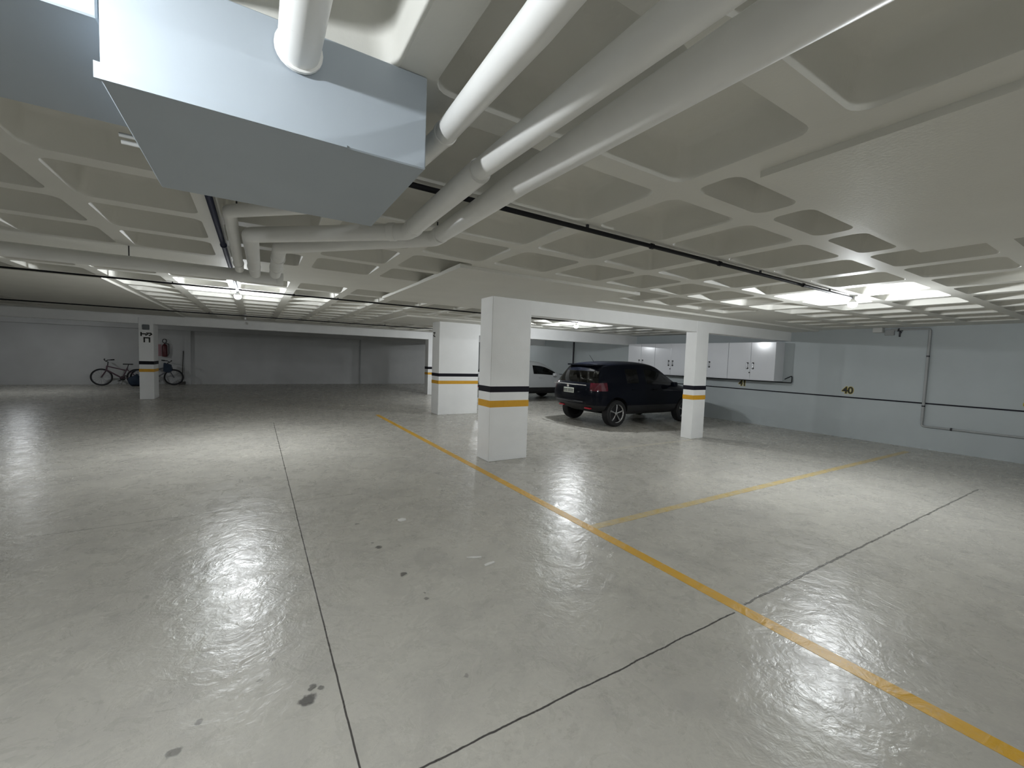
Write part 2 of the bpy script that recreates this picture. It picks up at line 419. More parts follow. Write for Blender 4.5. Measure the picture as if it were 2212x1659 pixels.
# small black marks on two columns
def strokes(parent, Mx, lines, w, name='marking'):
    mb = MB()
    for (x0, y0, x1, y1) in lines:
        a, b = Vector((x0, y0, 0)), Vector((x1, y1, 0)); d = (b - a); L = d.length; d.normalize(); n = Vector((-d.y, d.x, 0)) * w / 2
        e = d * w / 2
        pts = [a - e - n, b + e - n, b + e + n, a - e + n]
        mb.add([Mx @ p for p in pts] + [Mx @ (p + Vector((0, 0, .002))) for p in pts], [(0, 3, 2, 1), (4, 5, 6, 7), (0, 1, 5, 4), (1, 2, 6, 5), (2, 3, 7, 6), (3, 0, 4, 7)])
    return mb.build(name, M['ink'], parent)
Ml = face_m((0.02, -.367, 0), (1, 0, 0), (0, 0, 1))
MB().rbox(-.085, .085, -.371, -.366, 2.09, 2.245, .02, 2).build('sign_plate', M['sign_grey'], lft)
strokes(lft, Ml, [(-.13, 1.91, -.13, 2.00), (-.13, 1.965, -.03, 1.965), (-.02, 1.93, .02, 1.96), (.0, 1.99, .09, 1.99), (.09, 1.99, .11, 1.96), (.11, 1.96, .06, 1.92)], .032)
strokes(lft, Ml, [(-.06, 1.73, -.06, 1.85), (-.06, 1.85, .06, 1.85), (.06, 1.85, .06, 1.73)], .036)
Mw = face_m((-.5955, .13, 0), (0, -1, 0), (0, 0, 1))
strokes(wide, Mw, [(-.06, 2.24, .06, 2.24), (.06, 2.24, -.05, 2.16), (-.05, 2.16, .06, 2.13)], .03)

# ------------------------------------------------------------------ painted floor lines
def paint_line(x0, x1, y0, y1, m, label):
    o = MB().box(x0, x1, y0, y1, 0, .0015).build('parking_line', m); tag(o, label, 'floor marking')
paint_line(2.685, 2.785, -3.9, 11.2, M['line'], 'long yellow line running from the bottom right corner past the centre column')
paint_line(2.785, 11.2, 2.90, 3.0, M['line_worn'], 'yellow bay line branching off the long line towards the right wall')
paint_line(5.2, 7.95, 5.50, 5.58, M['line_faint'], 'faded yellow bay line between centre column and narrow right column')

# ------------------------------------------------------------------ boxed-in duct and pipes
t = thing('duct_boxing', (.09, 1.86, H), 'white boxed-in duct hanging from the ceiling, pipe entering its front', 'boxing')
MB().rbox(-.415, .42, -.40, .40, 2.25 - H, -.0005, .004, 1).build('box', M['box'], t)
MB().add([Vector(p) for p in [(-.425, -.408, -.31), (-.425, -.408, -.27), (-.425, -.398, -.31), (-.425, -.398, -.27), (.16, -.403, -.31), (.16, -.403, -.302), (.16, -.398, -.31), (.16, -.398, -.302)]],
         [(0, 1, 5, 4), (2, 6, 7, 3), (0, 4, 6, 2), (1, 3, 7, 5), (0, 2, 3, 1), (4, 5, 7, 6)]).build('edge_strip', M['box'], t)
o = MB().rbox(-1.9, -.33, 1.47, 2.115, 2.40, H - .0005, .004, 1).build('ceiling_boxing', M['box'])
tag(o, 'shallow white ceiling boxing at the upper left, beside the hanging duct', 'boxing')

def pipe(name, pts, r, label, rad=.1, rings=(), m=None, group=None, n=24, hang=()):
    p0 = Vector(pts[0])
    t = thing(name, p0, label, 'pipe', group=group)
    pp = rounded([Vector(p) - p0 for p in pts], rad)
    MB().tube(pp, r, n).build('pipe_run', m or M['pvc'], t)
    for (p, d, w, dr) in rings:
        mb = MB(); ring(mb, Vector(p) - p0, d, r + dr, w, n); mb.build('coupling', m or M['pvc'], t)
    for p in hang:
        p = Vector(p) - p0; mb = MB(); mb.tube([p + Vector((0, 0, r * .6)), Vector((p.x, p.y, H - .001 - p0.z))], .005, 8)
        mb.build('hanger', M['dark_metal'], t)
    return t
pipe('drain_pipe', [(.112, 1.452, 2.488), (.112, 1.30, 2.488), (.112, .2, 2.488), (.112, -1.0, 2.488)], .057, 'short white pipe running out of the front of the hanging duct', .1,
     [((.112, 1.448, 2.488), (0, 1, 0), .012, .008)], hang=[(.112, .81, 2.488)])
pipe('drain_pipe', [(.40, .10, 2.20), (.50, .76, 2.293), (.625, 1.60, 2.455), (.575, 2.45, 2.465), (.36, 2.80, 2.475), (-.14, 3.30, 2.48), (-.14, 5.30, 2.44)], .041,
     'white pipe nearest the duct, passing close beside its right edge', .06, hang=[(-.10, 3.26, 2.48), (-.14, 4.6, 2.455)], rings= [((.618, 1.555, 2.446), (.125, .84, .16), .03, .004), ((-.14, 5.0, 2.446), (0, 1, 0), .05, .006)])
t2 = pipe('drain_pipe', [(.60, .0, 2.17), (.68, .56, 2.250), (.835, 1.72, 2.415)], .043,
     'white pipe in the middle of the three bending under the ceiling', .07, [((.832, 1.70, 2.412), (.155, 1.16, .165), .03, .004)])
wp = [Vector(p) - Vector((.60, .0, 2.17)) for p in [(.83, 1.68, 2.405), (.855, 2.76, 2.405), (-.03, 3.52, 2.40), (.0, 5.34, 2.42)]]
MB().tube(rounded(wp, .09), .053, 24).build('wide_run', M['pvc'], t2)
for p, d in (((.853, 2.64, 2.405), (.02, 1, 0)), ((.77, 2.83, 2.405), (-.88, .76, 0)), ((-.01, 4.9, 2.415), (0, 1, 0))):
    mb = MB(); ring(mb, Vector(p) - Vector((.60, .0, 2.17)), d, .058, .05, 24); mb.build('coupling', M['pvc'], t2)
pipe('drain_pipe', [(.75, .0, 2.165), (.83, .45, 2.235), (1.0, 1.60, 2.380), (1.12, 2.97, 2.455), (.175, 4.05, 2.46), (.185, 5.36, 2.44)], .055,
     'thick grey-white pipe farthest from the duct, longest across the upper picture', .09, hang=[(1.118, 2.92, 2.455), (.40, 3.80, 2.46)], rings=
     [((1.10, 2.82, 2.445), (.17, 1.45, .13), .05, .005), ((.18, 4.5, 2.452), (0, 1, 0), .05, .006), ((.183, 5.0, 2.445), (0, 1, 0), .05, .006)])
pipe('drain_pipe', [(-11.95, 5.46, 2.40), (-5, 5.46, 2.40), (.27, 5.46, 2.40)], .064, 'long white pipe crossing the ceiling at the left', .1, hang=[(-1.04, 5.46, 2.40), (-3.3, 5.46, 2.40), (-7, 5.46, 2.40)], rings=
     [((.235, 5.46, 2.40), (1, 0, 0), .07, .006), ((-.14, 5.46, 2.40), (1, 0, 0), .12, .006)])
# two small stubs by the duct's back corner
for i, (yy, zz, lb) in enumerate([(2.20, 2.40, 'upper of two short white conduit stubs at the duct corner'), (2.23, 2.385, 'lower of two short white conduit stubs at the duct corner')]):
    o = MB().tube([(-.44, yy, zz), (-.325, yy, zz)], .008, 12).build('conduit_stub', M['pvc']); tag(o, lb, 'conduit', 'conduit stubs at the duct')

def conduit(pts, r, m, label, cat='conduit', coup=(), clips=()):
    p0 = Vector(pts[0]); t = thing('conduit', p0, label, cat)
    MB().tube(rounded([Vector(p) - p0 for p in pts], .05), r, 12).build('tube', m, t)
    for p, d in coup:
        mb = MB(); ring(mb, Vector(p) - p0, d, r + .006, .035, 14); mb.build('coupling', m, t)
    for p in clips:
        q = Vector(p) - p0; MB().box(q.x - .008, q.x + .008, q.y - .008, q.y + .008, q.z, H - .0005 - p0.z).build('clip', M['dark_metal'], t)
conduit([(.505, 2.30, 2.525), (3, 2.33, 2.525), (6.50, 2.38, 2.525)], .016, M['conduit'], 'black conduit running right to the lamp near the right wall', coup=[((2.68, 2.326, 2.525), (1, 0, 0)), ((3.6, 2.337, 2.525), (1, 0, 0)), ((5.2, 2.36, 2.525), (1, 0, 0))], clips=[(2.0, 2.317, 2.525), (4.3, 2.348, 2.525), (5.87, 2.37, 2.525)])
conduit([(-.24, 2.262, 2.52), (-.24, 5.0, 2.52), (-.24, 8.0, 2.53)], .020, M['navy'], 'dark navy conduit running back from the duct to the lit lamp', coup=[((-.24, 4.6, 2.52), (0, 1, 0))], clips=[(-.24, 3.135, 2.52), (-.24, 5.46, 2.52)])
conduit([(-11.9, 7.97, 2.535), (-5, 7.97, 2.535), (6.72, 7.97, 2.535)], .013, M['conduit'], 'black conduit crossing the ceiling past the lamps', coup=[((.55, 7.97, 2.535), (1, 0, 0))], clips=[(-1.04, 7.97, 2.535), (1.24, 7.97, 2.535), (-8, 7.97, 2.535)])
conduit([(-11.9, 13.72, 2.515), (-2, 13.72, 2.515), (6.72, 13.72, 2.515)], .014, M['conduit'], 'farther black conduit crossing the ceiling in front of the back beam', clips=[(-2.5, 13.72, 2.515), (-1.04, 13.72, 2.515), (3.55, 13.72, 2.515)])

# ------------------------------------------------------------------ lamps
def lamp(x, y, strength, label, lit=True, z=2.45, group='bare bulb lamps'):
    t = thing('ceiling_lamp', (x, y, H), label, 'lamp', group=None)
    MB().lathe([(.0, -.0), (.045, -.0), (.045, -.018), (.0, -.018)], 20).build('base', M['sensor'], t)
    zb = z - H
    MB().lathe([(.0, -.018), (.019, -.018), (.021, min(zb + .060, -.020)), (.016, min(zb + .052, -.024)), (0, min(zb + .052, -.024))], 18).build('socket', M['sensor'], t)
    r = .05 if lit else .03
    dome = [(0.0001, zb - r)] + [(r * math.sin(a), zb - r * math.cos(a)) for a in [math.radians(q) for q in range(12, 104, 10)]]
    MB().lathe(dome, 24).build('bulb', bulb_mat('bulb_%d' % int(strength), strength) if lit else M['sensor'], t)
    MB().lathe([dome[-1], (r * .85, zb + r * .45), (.026, zb + r * .95), (.020, zb + r + .006), (.0001, zb + r + .006)], 24).build('collar', M['sensor'], t)
    return t
lamp(-.24, 8.11, LAMP_E * 1.2, 'lit bulb among bright ceiling pans, above the open floor left of centre')
lamp(6.55, 2.38, LAMP_E * 1.1, 'lit bulb at the end of the black conduit near the right wall')
lamp(7.02, 8.40, LAMP_E, 'lit bulb above the dark car, behind the beam', z=2.485)
lamp(-.24, 13.83, 0, 'unlit bulb hanging behind the lit left lamp', lit=False)
lamp(-6.35, 19.3, LAMP_E * .34, 'lit bulb hidden behind the back beam on the left')
lamp(6.8, 13.83, LAMP_E * .7, 'lit bulb hidden behind the wide pillar')
lamp(10.2, 19.5, LAMP_E * .45, 'lit bulb hidden behind the back beam on the right')
lamp(-1.0, .95, LAMP_E * .86, 'lit bulb in front of the hanging duct, left of the camera', z=2.44)
lamp(1.6, -3.9, LAMP_E * 1.2, 'lit bulb behind the camera')

# ------------------------------------------------------------------ right wall fittings
def cabinet(y0, y1, label):
    t = thing('storage_cabinet', (XR, (y0 + y1) / 2, 1.24), label, 'cabinet', group='white wall cabinets over the parking bays')
    w = (y1 - y0) / 2; D = .43; Hh = 1.02
    MB().box(-D + .02, 0, -w + .003, w - .003, 0, Hh).build('carcass', M['cab'], t)
    for s in (-1, 1):
        a, b = sorted((s * .004, s * (w - .006)))
        d = MB().rbox(-D, -D + .02, a, b, .012, Hh - .006, .003, 1).build('door', M['cab'], t)
        hy = s * .075
        hb = MB().tube([(-D - .028, hy, .31), (-D - .028, hy, .46)], .009, 10).build('handle', M['chrome'], d)
        for hz in (.315, .455):
            MB().lathe([(0, 0), (.026, 0), (.022, .024), (.0, .024)], 14, Matrix.Translation((-D, hy, hz)) @ Matrix.Rotation(-PI / 2, 4, 'Y')).build('handle_mount', M['ink'], d)
    MB().lathe([(0, 0), (.018, 0), (.018, .012), (.0, .012)], 14, Matrix.Translation((-D, .012, .20)) @ Matrix.Rotation(-PI / 2, 4, 'Y')).build('lock', M['ink'], t)
    return t
cabinet(5.74, 7.02, 'white wall cabinet at the right end of the row, above number 41')
cabinet(7.02, 8.31, 'white wall cabinet mostly hidden by the narrow right column')
cabinet(8.31, 9.60, 'white wall cabinet left of the narrow column, over the car bonnet')
cabinet(9.60, 10.79, 'white wall cabinet at the left end of the row, under the far beam')

def wall_number(txt, y, z, label, size=.215):
    t = thing('bay_number', (XR, y, z), label, 'number')
    Mx = face_m((0, 0, 0), (0, -1, 0), (0, 0, 1))
    for nm, off, x, m in (('outline', .016, -.0012, M['num_yellow']), ('digits', .006, -.003, M['ink'])):
        me = text_mesh(txt, size, off, .001); me.transform(Mx)
        o = link(nm, me, m, t, (x, 0, 0))
wall_number('41', 6.80, 1.115, 'black 41 with yellow outline on the wall below the cabinet')
wall_number('40', 4.29, 1.115, 'black 40 with yellow outline on the bare right wall')
wall_number('39', 1.52, 1.12, 'black 39 with yellow outline cut by the right picture edge')

t = thing('water_pipe', (XR, 2.95, .48), 'grey pipe coming down the right wall and turning along it', 'pipe')
MB().tube(rounded([(-.03, .64, 2.03), (-.03, 0, 2.03), (-.03, 0, 0), (-.03, -4.0, 0)], .05), .019, 12).build('pipe_run', M['pvc_grey'], t)
MB().tube([(-.03, 0, 2.0), (-.03, 0, .10)], .026, 12).build('sleeve', M['pvc_grey'], t)
for p, d in (((-.03, 0, 1.46), (0, 0, 1)), ((-.03, 0, .42), (0, 0, 1)), ((-.03, -.44, 0), (0, 1, 0)), ((-.03, -1.9, 0), (0, 1, 0)), ((-.03, .5, 2.03), (0, 1, 0))):
    mb = MB(); ring(mb, p, d, .028, .03, 16); mb.rbox(-.03, 0, p[1] - .015, p[1] + .015, p[2] - .012, p[2] + .012, .003, 1); mb.build('clamp', M['dark_metal'], t)
t = thing('junction_box', (XR, 3.72, 2.45), 'small white box on the wall just under the ceiling by the lamp', 'junction box')
MB().rbox(-.16, 0, -.02, .15, 0, .11, .015, 2).build('housing', M['sensor'], t)
MB().rbox(-.05, 0, -.20, -.04, -.06, .06, .006, 1).build('back_plate', M['pvc_grey'], t)
t = thing('shutoff_valve', (XR, 3.42, 2.45), 'small dark valve on the pipe under the ceiling right of the white box', 'valve')
MB().tube([(0, 0, 0), (-.07, 0, 0)], .018, 12).build('body', M['dark_metal'], t)
MB().tube([(-.07, 0, .02), (-.07, 0, -.10)], .014, 12).build('outlet', M['dark_metal'], t)
MB().rbox(-.075, -.06, -.05, .05, .02, .035, .004, 1).build('lever', M['dark_metal'], t)
# cable below the cabinets
o = MB().tube(rounded([(XR - .05, 10.7, 1.215), (XR - .05, 5.72, 1.215), (XR - .03, 5.50, 1.215), (XR - .03, 5.50, 1.40), (XR - .02, 5.68, 1.30)], .03), .011, 8).build('cable', M['conduit'])
tag(o, 'black cable along the underside of the cabinets, curling up at the end', 'cable')
o = MB().tube([(XR - .03, 14.35, 0.0), (XR - .03, 14.35, 2.5)], .035, 12).build('downpipe', M['dark_metal']); tag(o, 'dark upright pipe on the wall behind the dark car roof', 'pipe')

# ------------------------------------------------------------------ cars
def car(loc, rz, paint, name, label, hk=1.0, plate=True):
    t = thing(name, loc, label, 'car', rz)
    # stations: x, floor z, sill half width, max half width, belt z, belt half width, roof z, roof half width
    S = [(-1.92, .34, .78, .855, 1.04, .80, 1.50, .60),
         (-1.62, .30, .80, .880, 1.05, .83, 1.545, .615),
         (-1.28, .27, .82, .890, 1.045, .845, 1.580, .63),
         (-.98, .25, .83, .890, 1.03, .85, 1.600, .64),
         (-.44, .24, .83, .885, 1.015, .85, 1.612, .645),
         (-.30, .24, .83, .885, 1.01, .85, 1.612, .645),
         (.18, .24, .83, .885, 1.00, .848, 1.590, .635),
         (.50, .24, .83, .885, .995, .845, 1.46, .62),
         (.86, .24, .83, .885, .99, .84, 1.21, .66),
         (1.14, .25, .82, .885, .97, .81, 1.04, .70),
         (1.45, .26, .81, .880, .94, .78, .985, .66),
         (1.80, .27, .78, .850, .88, .72, .93, .58),
         (2.02, .28, .72, .78, .80, .64, .84, .50)]
    def section(s, ys=1.0, dx=None):
        x, zf, ws, wm, zb, wb, zr, wr = s
        g = max(zr - zb, .03)
        pts = [(0, zf), (ws * .7, zf), (ws, zf + .05), (wm, .52), (wm, .74), (wm * .985, .88 if zb > .95 else zb - .06), (wb, zb),
               (wb + (wr - wb) * .82, zb + g * .80), (wr, zb + g * .95), (wr * .55, zr + .012), (0, zr + .022)]
        return [[x, y * ys, z] for y, z in pts]
    # how far each level lies behind / ahead of the end stations
    REAR = [.30, .26, .16, -.06, -.10, -.08, -.06, .18, .26, .27, .27]
    FRNT = [-.25, -.20, -.12, .10, .12, .08, .03, .01, -.02, -.05, -.06]
    rows = []
    def end_rows(s, off, scale_list):
        out = []
        for ys, ex in scale_list:
            r = section(s, ys)
            for k, p in enumerate(r): p[0] += off[k] + ex * (1 if 2 <= k <= 8 else .4)
            out.append(r)
        return out
    rear = end_rows(S[0], REAR, [(0.0, -.10), (.45, -.085), (.82, -.035)])
    first = section(S[0]); 
    for k, p in enumerate(first): p[0] += REAR[k] + .05
    rows = rear + [first] + [section(s) for s in S[1:-1]]
    last = section(S[-1])
    for k, p in enumerate(last): p[0] += FRNT[k] * .6
    front = end_rows(S[-1], FRNT, [(.75, .06), (.4, .13), (0.0, .15)])
    rows += [last] + front
    nr, nj = len(rows), len(rows[0])
    for r in rows:
        for p in r: p[2] = p[2] if p[2] < .6 else .6 + (p[2] - .6) * hk
    bm = bmesh.new(); V = {}
    for i in range(nr):
        for j in range(nj):
            for sgn in (1, -1):
                x, y, z = rows[i][j]
                V[i, j, sgn] = bm.verts.new((x, y * sgn, z))
    PAINT, GLASS, RGLASS, TAIL, CLAD = 0, 1, 2, 3, 4
    R0 = 3     # index of the first full-width row
    for i in range(nr - 1):
        for j in range(nj - 1):
            mi = PAINT
            if j <= 2: mi = CLAD
            if j == 6:
                if i < R0: mi = RGLASS
                elif i in (R0 + 3, ): mi = GLASS
                elif i in (R0 + 5, R0 + 6, R0 + 7): mi = GLASS
            if j in (8, 9, 7) and i in (R0 + 7, R0 + 8): mi = RGLASS if j != 7 else PAINT
            if j == 5 and i in (R0 - 1, R0): mi = TAIL
            for sgn in (1, -1):
                q = [V[i, j, sgn], V[i + 1, j, sgn], V[i + 1, j + 1, sgn], V[i, j + 1, sgn]]
                if sgn < 0: q.reverse()
                try:
                    f = bm.faces.new(q); f.material_index = mi; f.smooth = True
                except ValueError: pass
    bmesh.ops.remove_doubles(bm, verts=bm.verts, dist=1e-4)
    bmesh.ops.dissolve_degenerate(bm, edges=bm.edges, dist=1e-4)
    bmesh.ops.recalc_face_normals(bm, faces=bm.faces)
    me = bpy.data.meshes.new('car_shell'); bm.to_mesh(me); bm.free()
    mats = [paint, M['glass'], M['glass_rear'], M['tail'], M['plastic']]
    for m in mats: me.materials.append(m)
    so = bpy.data.objects.new('car_shell', me); COL.objects.link(so)
    ss = so.modifiers.new('s', 'SUBSURF'); ss.levels = 3; ss.render_levels = 3
    cut = MB()
    for ax in (-1.305, 1.305):
        for sy in (-1, 1):
            cut.lathe([(0, -.34), (.385, -.34), (.385, .2), (0, .2)], 40, Matrix.Translation((ax, sy * .86, .35)) @ Matrix.Rotation(-sy * PI / 2, 4, 'X'))
    co = cut.build('car_cutter', None)
    for m in mats: co.data.materials.append(m)
    for p in co.data.polygons: p.material_index = CLAD
    bo = so.modifiers.new('b', 'BOOLEAN'); bo.operation = 'DIFFERENCE'; bo.object = co; bo.solver = 'EXACT'
    ev = so.evaluated_get(bpy.context.evaluated_depsgraph_get())
    full = bpy.data.meshes.new_from_object(ev)
    bpy.data.objects.remove(so); bpy.data.objects.remove(co)
    def extract(mi, split=False):
        bm = bmesh.new(); bm.from_mesh(full)
        bmesh.ops.delete(bm, geom=[f for f in bm.faces if f.material_index != mi], context='FACES')
        out = []
        if not split: groups = [list(bm.faces)]
        else:
            seen = set(); groups = []
            for f in bm.faces:
                if f in seen: continue
                st = [f]; seen.add(f); g = []
                while st:
                    q = st.pop(); g.append(q)
                    for e in q.edges:
                        for n in e.link_faces:
                            if n not in seen: seen.add(n); st.append(n)
                groups.append(g)
        for g in groups:
            if split and len(g) < 6: continue
            idx = {}; vs = []; fs = []
            for f in g:
                q = []
                for v in f.verts:
                    if v not in idx: idx[v] = len(vs); vs.append(tuple(v.co))
                    q.append(idx[v])
                fs.append(q)
            m2 = bpy.data.meshes.new('p'); m2.from_pydata(vs, [], fs); m2.shade_smooth(); m2.set_sharp_from_angle(angle=math.radians(38)); out.append(m2)
        bm.free(); return out
    link('body', extract(PAINT)[0], paint, t)
    link('lower_cladding', extract(CLAD)[0], M['plastic'], t)
    for m2 in extract(GLASS, True): link('side_window', m2, M['glass'], t)
    for m2 in extract(RGLASS, True):
        cx = sum(v.co.x for v in m2.vertices) / len(m2.vertices)
        link('rear_window' if cx < 0 else 'windscreen', m2, M['glass_rear'], t)
    for m2 in extract(TAIL, True):
        link('tail_light', m2, M['tail'], t)
    k = lambda z: .6 + (z - .6) * hk
    # wheels
    for ax in (-1.305, 1.305):
        for sy in (-1, 1):
            W = Matrix.Translation((ax, sy * .775, .33)) @ Matrix.Rotation(-sy * PI / 2, 4, 'X')
            w = MB().lathe([(.215, -.105), (.30, -.112), (.325, -.09), (.33, -.05), (.33, .05), (.325, .09), (.30, .112), (.235, .105), (.225, .08), (.215, .0), (.215, -.105)], 40, W).build('wheel', M['rubber'], t)
            mb = MB(); mb.lathe([(.0, .02), (.218, .02), (.222, .03), (.0, .03)], 32, W); mb.build('brake_disc', M['plastic'], w)
            mb = MB(); mb.lathe([(.222, .07), (.238, .098), (.232, .106), (.214, .085), (.212, .05), (.222, .05)], 40, W)
            for q in range(5):
                a = 2 * PI * q / 5 + .3
                for da in (-.055, .055):
                    ca, sa = math.cos(a), math.sin(a); cb, sb = math.cos(a + da), math.sin(a + da)
                    mb.tube([W @ Vector((ca * .035, sa * .035, .075)), W @ Vector((cb * .13, sb * .13, .088)), W @ Vector((cb * .218, sb * .218, .085))], [.012, .009, .009], 6)
            mb.lathe([(0, .1), (.03, .097), (.042, .08), (.04, .04), (0, .04)], 20, W)
            mb.build('alloy_rim', M['alloy'], w)
    # spoiler, plate, trim, mirrors, handles, antenna
    sp = MB(); sp.prism([(-1.80, -.50), (-1.74, -.575), (-1.45, -.60), (-1.45, .60), (-1.74, .575), (-1.80, .50)], k(1.49), k(1.525)); sp.build('spoiler', paint, t)
    if plate:
        p = MB().rbox(-2.15, -2.135, -.20, .20, k(.80), k(.925), .008, 1).build('number_plate', M['plate'], t)
        mb = MB()
        for q in range(7):
            y = .15 - q * .05 + (.012 if q < 3 else -.012)
            mb.box(-2.153, -2.149, y - .014, y + .014, k(.825), k(.90))
            mb.box(-2.1545, -2.1529, y - .004, y + .005, k(.835), k(.865))
        mb.build('lettering', M['sign_grey'], p)
    MB().tube([(-2.115, -.62, k(1.015)), (-2.16, -.36, k(1.02)), (-2.17, 0, k(1.02)), (-2.16, .36, k(1.02)), (-2.115, .62, k(1.015))], .013, 10).build('chrome_strip', M['chrome'], t)
    MB().lathe([(0, 0), (.035, 0), (.032, .012), (0, .014)], 20, Matrix.Translation((-2.165, 0, k(.975))) @ Matrix.Rotation(-PI / 2, 4, 'Y')).build('badge', M['chrome'], t)
    for sy in (-1, 1):
        MB().rbox(-1.965, -1.88, min(sy * .40, sy * .60), max(sy * .40, sy * .60), .425, .462, .008, 1).build('rear_reflector', M['reflector'], t)
        mb = MB().rbox(.60, .73, min(sy * .90, sy * 1.06), max(sy * .90, sy * 1.06), k(.99), k(1.12), .035, 3); mb.tube([(.66, sy * .83, k(1.0)), (.66, sy * .93, k(1.03))], .022, 8)
        mb.build('door_mirror', paint, t)
        for hx in (-.72, .05):
            MB().rbox(hx - .09, hx + .09, sy * .885 - .014, sy * .885 + .014, k(.905), k(.93), .008, 1).build('door_handle', M['chrome'] if hx > 0 and False else paint, t)
    MB().tube([(-2.11, -.52, .60), (-2.16, -.2, .60), (-2.165, 0, .60), (-2.16, .2, .60), (-2.11, .52, .60)], .016, 8).build('bumper_trim', M['dark_metal'], t)
    MB().tube([(-1.35, 0, k(1.60)), (-1.50, 0, k(1.76))], [.006, .003], 8).build('antenna', M['plastic'], t)
    # seats
    for sx, wd, ys in ((.12, .25, (-.36, .36)), (-.85, .60, (0,))):
        for y in ys:
            mb = MB(); R1 = Matrix.Translation((sx, y, .55)) @ Matrix.Rotation(math.radians(-14), 4, 'Y')
            mb.rbox(-.06, .08, -wd, wd, 0, .60, .05, 3, R1); mb.rbox(0, .5, -wd, wd, -.08, .06, .05, 3, Matrix.Translation((sx, y, .55)))
            for hy in ((0,) if wd < .4 else (-.36, .36)): mb.rbox(-.04, .06, hy - .12, hy + .12, .62, .80, .04, 3, R1)
            mb.tube([R1 @ Vector((.01, 0, .55)), R1 @ Vector((.01, 0, .66))], .02, 8)
            mb.build('seat', M['seat'], t)
    return t
car((8.915, 8.29, 0), 0, M['paint_dark'], 'suv', 'dark navy compact SUV seen from behind, parked beyond the narrow column')
car((9.45, 14.25, 0), 0, M['paint_white'], 'hatchback', 'white car partly hidden behind the centre column', .93, plate=False)

# ------------------------------------------------------------------ bicycles, extinguisher, pole
def bike(loc, rz, fm, label, basket=False, tilt=0):
    t = thing('bicycle', loc, label, 'bicycle', rz); t.rotation_euler = (tilt, 0, rz)
    R = .335
    for nm, x in (('wheel', .53), ('wheel', -.53)):
        mb = MB(); c = Vector((x, 0, R))
        mb.tube([c + Vector((math.cos(a), 0, math.sin(a))) * (R - .024) for a in [2 * PI * i / 40 for i in range(40)]], .024, 8, closed=True)
        w = mb.build(nm, M['rubber'], t)
        mb = MB(); mb.tube([c + Vector((math.cos(a), 0, math.sin(a))) * (R - .055) for a in [2 * PI * i / 40 for i in range(40)]], .009, 6, closed=True); mb.build('rim', M['bike_grey'], w)
        mb = MB()
        for i in range(16):
            a = 2 * PI * i / 16; mb.tube([c + Vector((0, .02 * (-1) ** i, 0)), c + Vector((math.cos(a), 0, math.sin(a))) * (R - .055)], .0022, 4)
        mb.tube([c + Vector((0, -.045, 0)), c + Vector((0, .045, 0))], .022, 10)
        mb.build('spokes', M['bike_grey'], w)
    bb, seat, head, low = Vector((-.08, 0, .29)), Vector((-.24, 0, .72)), Vector((.35, 0, .76)), Vector((.385, 0, .62))
    mb = MB()
    for a, b, r in ((bb, seat, .021), (low, bb, .027), (head, Vector((-.20, 0, .60)), .022), (head + Vector((.01, 0, .03)), low, .027)): mb.tube([a, b], r, 10)
    for s in (-.05, .05):
        mb.tube([Vector((-.53, s, R)), bb + Vector((0, s * .6, 0))], .014, 8); mb.tube([Vector((-.53, s, R)), Vector((-.22, s * .3, .64))], .013, 8)
    mb.build('frame', fm, t)
    mb = MB()
    for s in (-.055, .055): mb.tube([low + Vector((0, s, -.01)), Vector((.53, s, R))], .013, 8)
    mb.tube([low + Vector((0, -.055, -.01)), low + Vector((0, .055, -.01))], .014, 8); mb.build('fork', fm, t)
    mb = MB(); mb.tube([head, head + Vector((-.02, 0, .17)), head + Vector((.05, 0, .20))], .018, 8)
    T = Matrix.Translation(head + Vector((.03, 0, .22))) @ Matrix.Rotation(math.radians(38), 4, 'Z')
    bar = [T @ Vector(q) for q in ((-.09, -.31, .05), (.01, -.12, .03), (.02, 0, -.02), (.01, .12, .03), (-.09, .31, .05))]
    mb.tube(bar, .016, 8)
    h = mb.build('handlebar', M['bike_black'], t)
    for a0, b0 in ((bar[0], bar[1]), (bar[-1], bar[-2])): MB().tube([a0 + (a0 - b0) * .03, a0 + (b0 - a0) * .5], .024, 10).build('grip', M['rubber'], h)
    mb = MB(); mb.tube([seat, seat + Vector((-.03, 0, .12))], .013, 8); mb.build('seat_post', M['bike_black'], t)
    mb = MB(); mb.prism([(-.15, -.075), (-.13, -.085), (-.03, -.05), (.13, -.02), (.15, 0), (.13, .02), (-.03, .05), (-.13, .085), (-.15, .075)], .835, .875, Matrix.Translation((-.25, 0, 0))); mb.build('saddle', M['bike_black'], t)
    mb = MB(); C = Matrix.Translation(bb) @ Matrix.Rotation(PI / 2, 4, 'X')
    mb.lathe([(0, .04), (.09, .04), (.09, .046), (0, .046)], 24, C)
    mb.tube([bb + Vector((0, -.06, 0)), bb + Vector((.12, -.07, -.11))], .01, 8); mb.tube([bb + Vector((0, .06, 0)), bb + Vector((-.12, .07, .11))], .01, 8)
    mb.rbox(.07, .17, -.15, -.07, -.125, -.10, .006, 1, Matrix.Translation(bb)); mb.rbox(-.17, -.07, .07, .15, .10, .125, .006, 1, Matrix.Translation(bb))
    mb.build('crank', M['bike_black'], t)
    if basket:
        mb = MB(); mb.prism([(.20, .58), (.38, .52), (.50, .62), (.44, .86), (.22, .93)], -.13, .13, Matrix.Rotation(PI / 2, 4, 'X'))
        mb.build('bag', M['blue'], t)
    return t
bike((-4.60, 22.30, 0), PI, M['purple'], 'dark bicycle facing left against the far wall, handlebars and saddle in view')
bike((-3.47, 22.50, 0), 0, M['bike_grey'], 'bicycle facing right behind the small column, with a dark blue bag at its handlebar', basket=True)
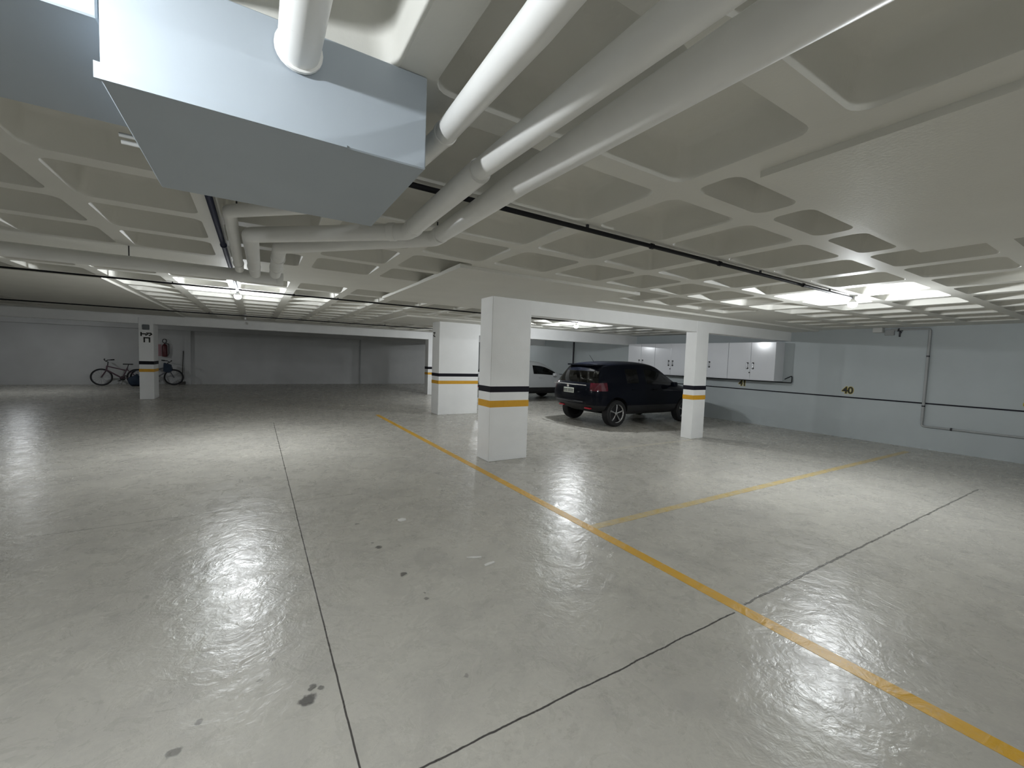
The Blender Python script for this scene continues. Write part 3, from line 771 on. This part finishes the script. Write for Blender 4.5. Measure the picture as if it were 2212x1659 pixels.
t = thing('storage_bag', (-4.02, 21.93, 0), 'dark blue bag on the floor by the back wheel of the left bicycle', 'bag')
bm = bmesh.new(); bmesh.ops.create_icosphere(bm, subdivisions=4, radius=1)
for v in bm.verts:
    n = .06 * math.sin(v.co.x * 7 + 2 * v.co.z) + .05 * math.sin(v.co.y * 9 - 3 * v.co.z)
    v.co = Vector((v.co.x * .27 * (1 + n), v.co.y * .16 * (1 + n), max(.0, .21 + v.co.z * .22 * (1 + n))))
me = bpy.data.meshes.new('sack'); bm.to_mesh(me); bm.free(); me.shade_smooth(); link('sack', me, M['blue'], t)
MB().tube([(-.05, 0, .40), (0, .0, .47), (.05, 0, .44)], .03, 8).build('knot', M['blue'], t)

t = thing('fire_extinguisher', (-3.28, YF - .105, 1.18), 'dark red fire extinguisher on the far wall above the right bicycle', 'fire extinguisher')
MB().lathe([(0, 0), (.085, 0), (.09, .02), (.09, .44), (.07, .50), (.03, .54), (.0, .54)], 24).build('cylinder', M['red'], t)
MB().box(-.03, .03, .08, .105, .30, .40).build('bracket', M['dark_metal'], t)
MB().tube([(0, 0, .53), (0, 0, .60)], .022, 12).build('valve', M['dark_metal'], t)
mb = MB(); mb.tube([(math.cos(a) * .07, 0, .66 + math.sin(a) * .085) for a in [2 * PI * i / 20 for i in range(20)]], .014, 8, closed=True); mb.build('handle', M['dark_metal'], t)
MB().tube(rounded([(.02, 0, .57), (.14, 0, .54), (.14, 0, .15), (.11, 0, .05)], .05), .013, 8).build('hose', M['dark_metal'], t)
t = thing('wall_bracket_sign', (-3.45, YF, 1.2), 'pale red sign panel beside the fire extinguisher', 'sign')
MB().rbox(-.09, .05, -.012, 0, 0, .50, .004, 1).build('panel', M['pink'], t)
t = thing('broom', (-2.70, YF - .20, 0), 'thin dark pole leaning on the far wall beside the pilaster', 'broom')
MB().tube([(0, 0, .10), (.03, .185, 1.45)], .014, 8).build('stick', M['wood'], t)
MB().rbox(-.12, .12, -.03, .03, 0, .13, .01, 1).build('brush_head', M['wood'], t)

# ------------------------------------------------------------------ scraps on the floor
def scrap(x, y, rz, pts, label):
    t = MB().prism(pts, .0005, .006, Matrix.Translation((x, y, 0)) @ Matrix.Rotation(rz, 4, 'Z')).build('paper_scrap', M['paper']); tag(t, label, 'paper scrap')
scrap(1.21, 3.93, .2, [(-.035, -.03), (.02, -.038), (.042, .0), (.02, .036), (-.03, .03), (-.045, 0)], 'small round white scrap on the floor left of the long yellow line')
scrap(1.49, 2.92, -.5, [(-.06, -.006), (.0, -.012), (.06, .002), (.055, .012), (-.02, .008)], 'thin white paper strip on the floor, upper of two')
scrap(1.545, 2.77, .15, [(-.045, -.012), (.05, -.010), (.055, .01), (.0, .016), (-.04, .010)], 'flat white paper scrap on the floor, lower of two')

# ------------------------------------------------------------------ world and view
w = bpy.data.worlds.new('world'); scn.world = w; w.use_nodes = True
w.node_tree.nodes['Background'].inputs['Color'].default_value = (.6, .66, .7, 1)
w.node_tree.nodes['Background'].inputs['Strength'].default_value = .0
vs = scn.view_settings
scn.display_settings.display_device = 'sRGB'
vs.view_transform = 'Standard'; vs.look = 'None'; vs.gamma = 1; vs.use_curve_mapping = False; vs.exposure = 0.2
scn.cycles.max_bounces = 6; scn.cycles.diffuse_bounces = 4; scn.cycles.glossy_bounces = 3; scn.cycles.transparent_max_bounces = 8
scn.cycles.use_adaptive_sampling = True; scn.cycles.adaptive_threshold = .06
scn.cycles.caustics_reflective = False; scn.cycles.caustics_refractive = False
scn.cycles.sample_clamp_indirect = 6
scn.cycles.use_denoising = True
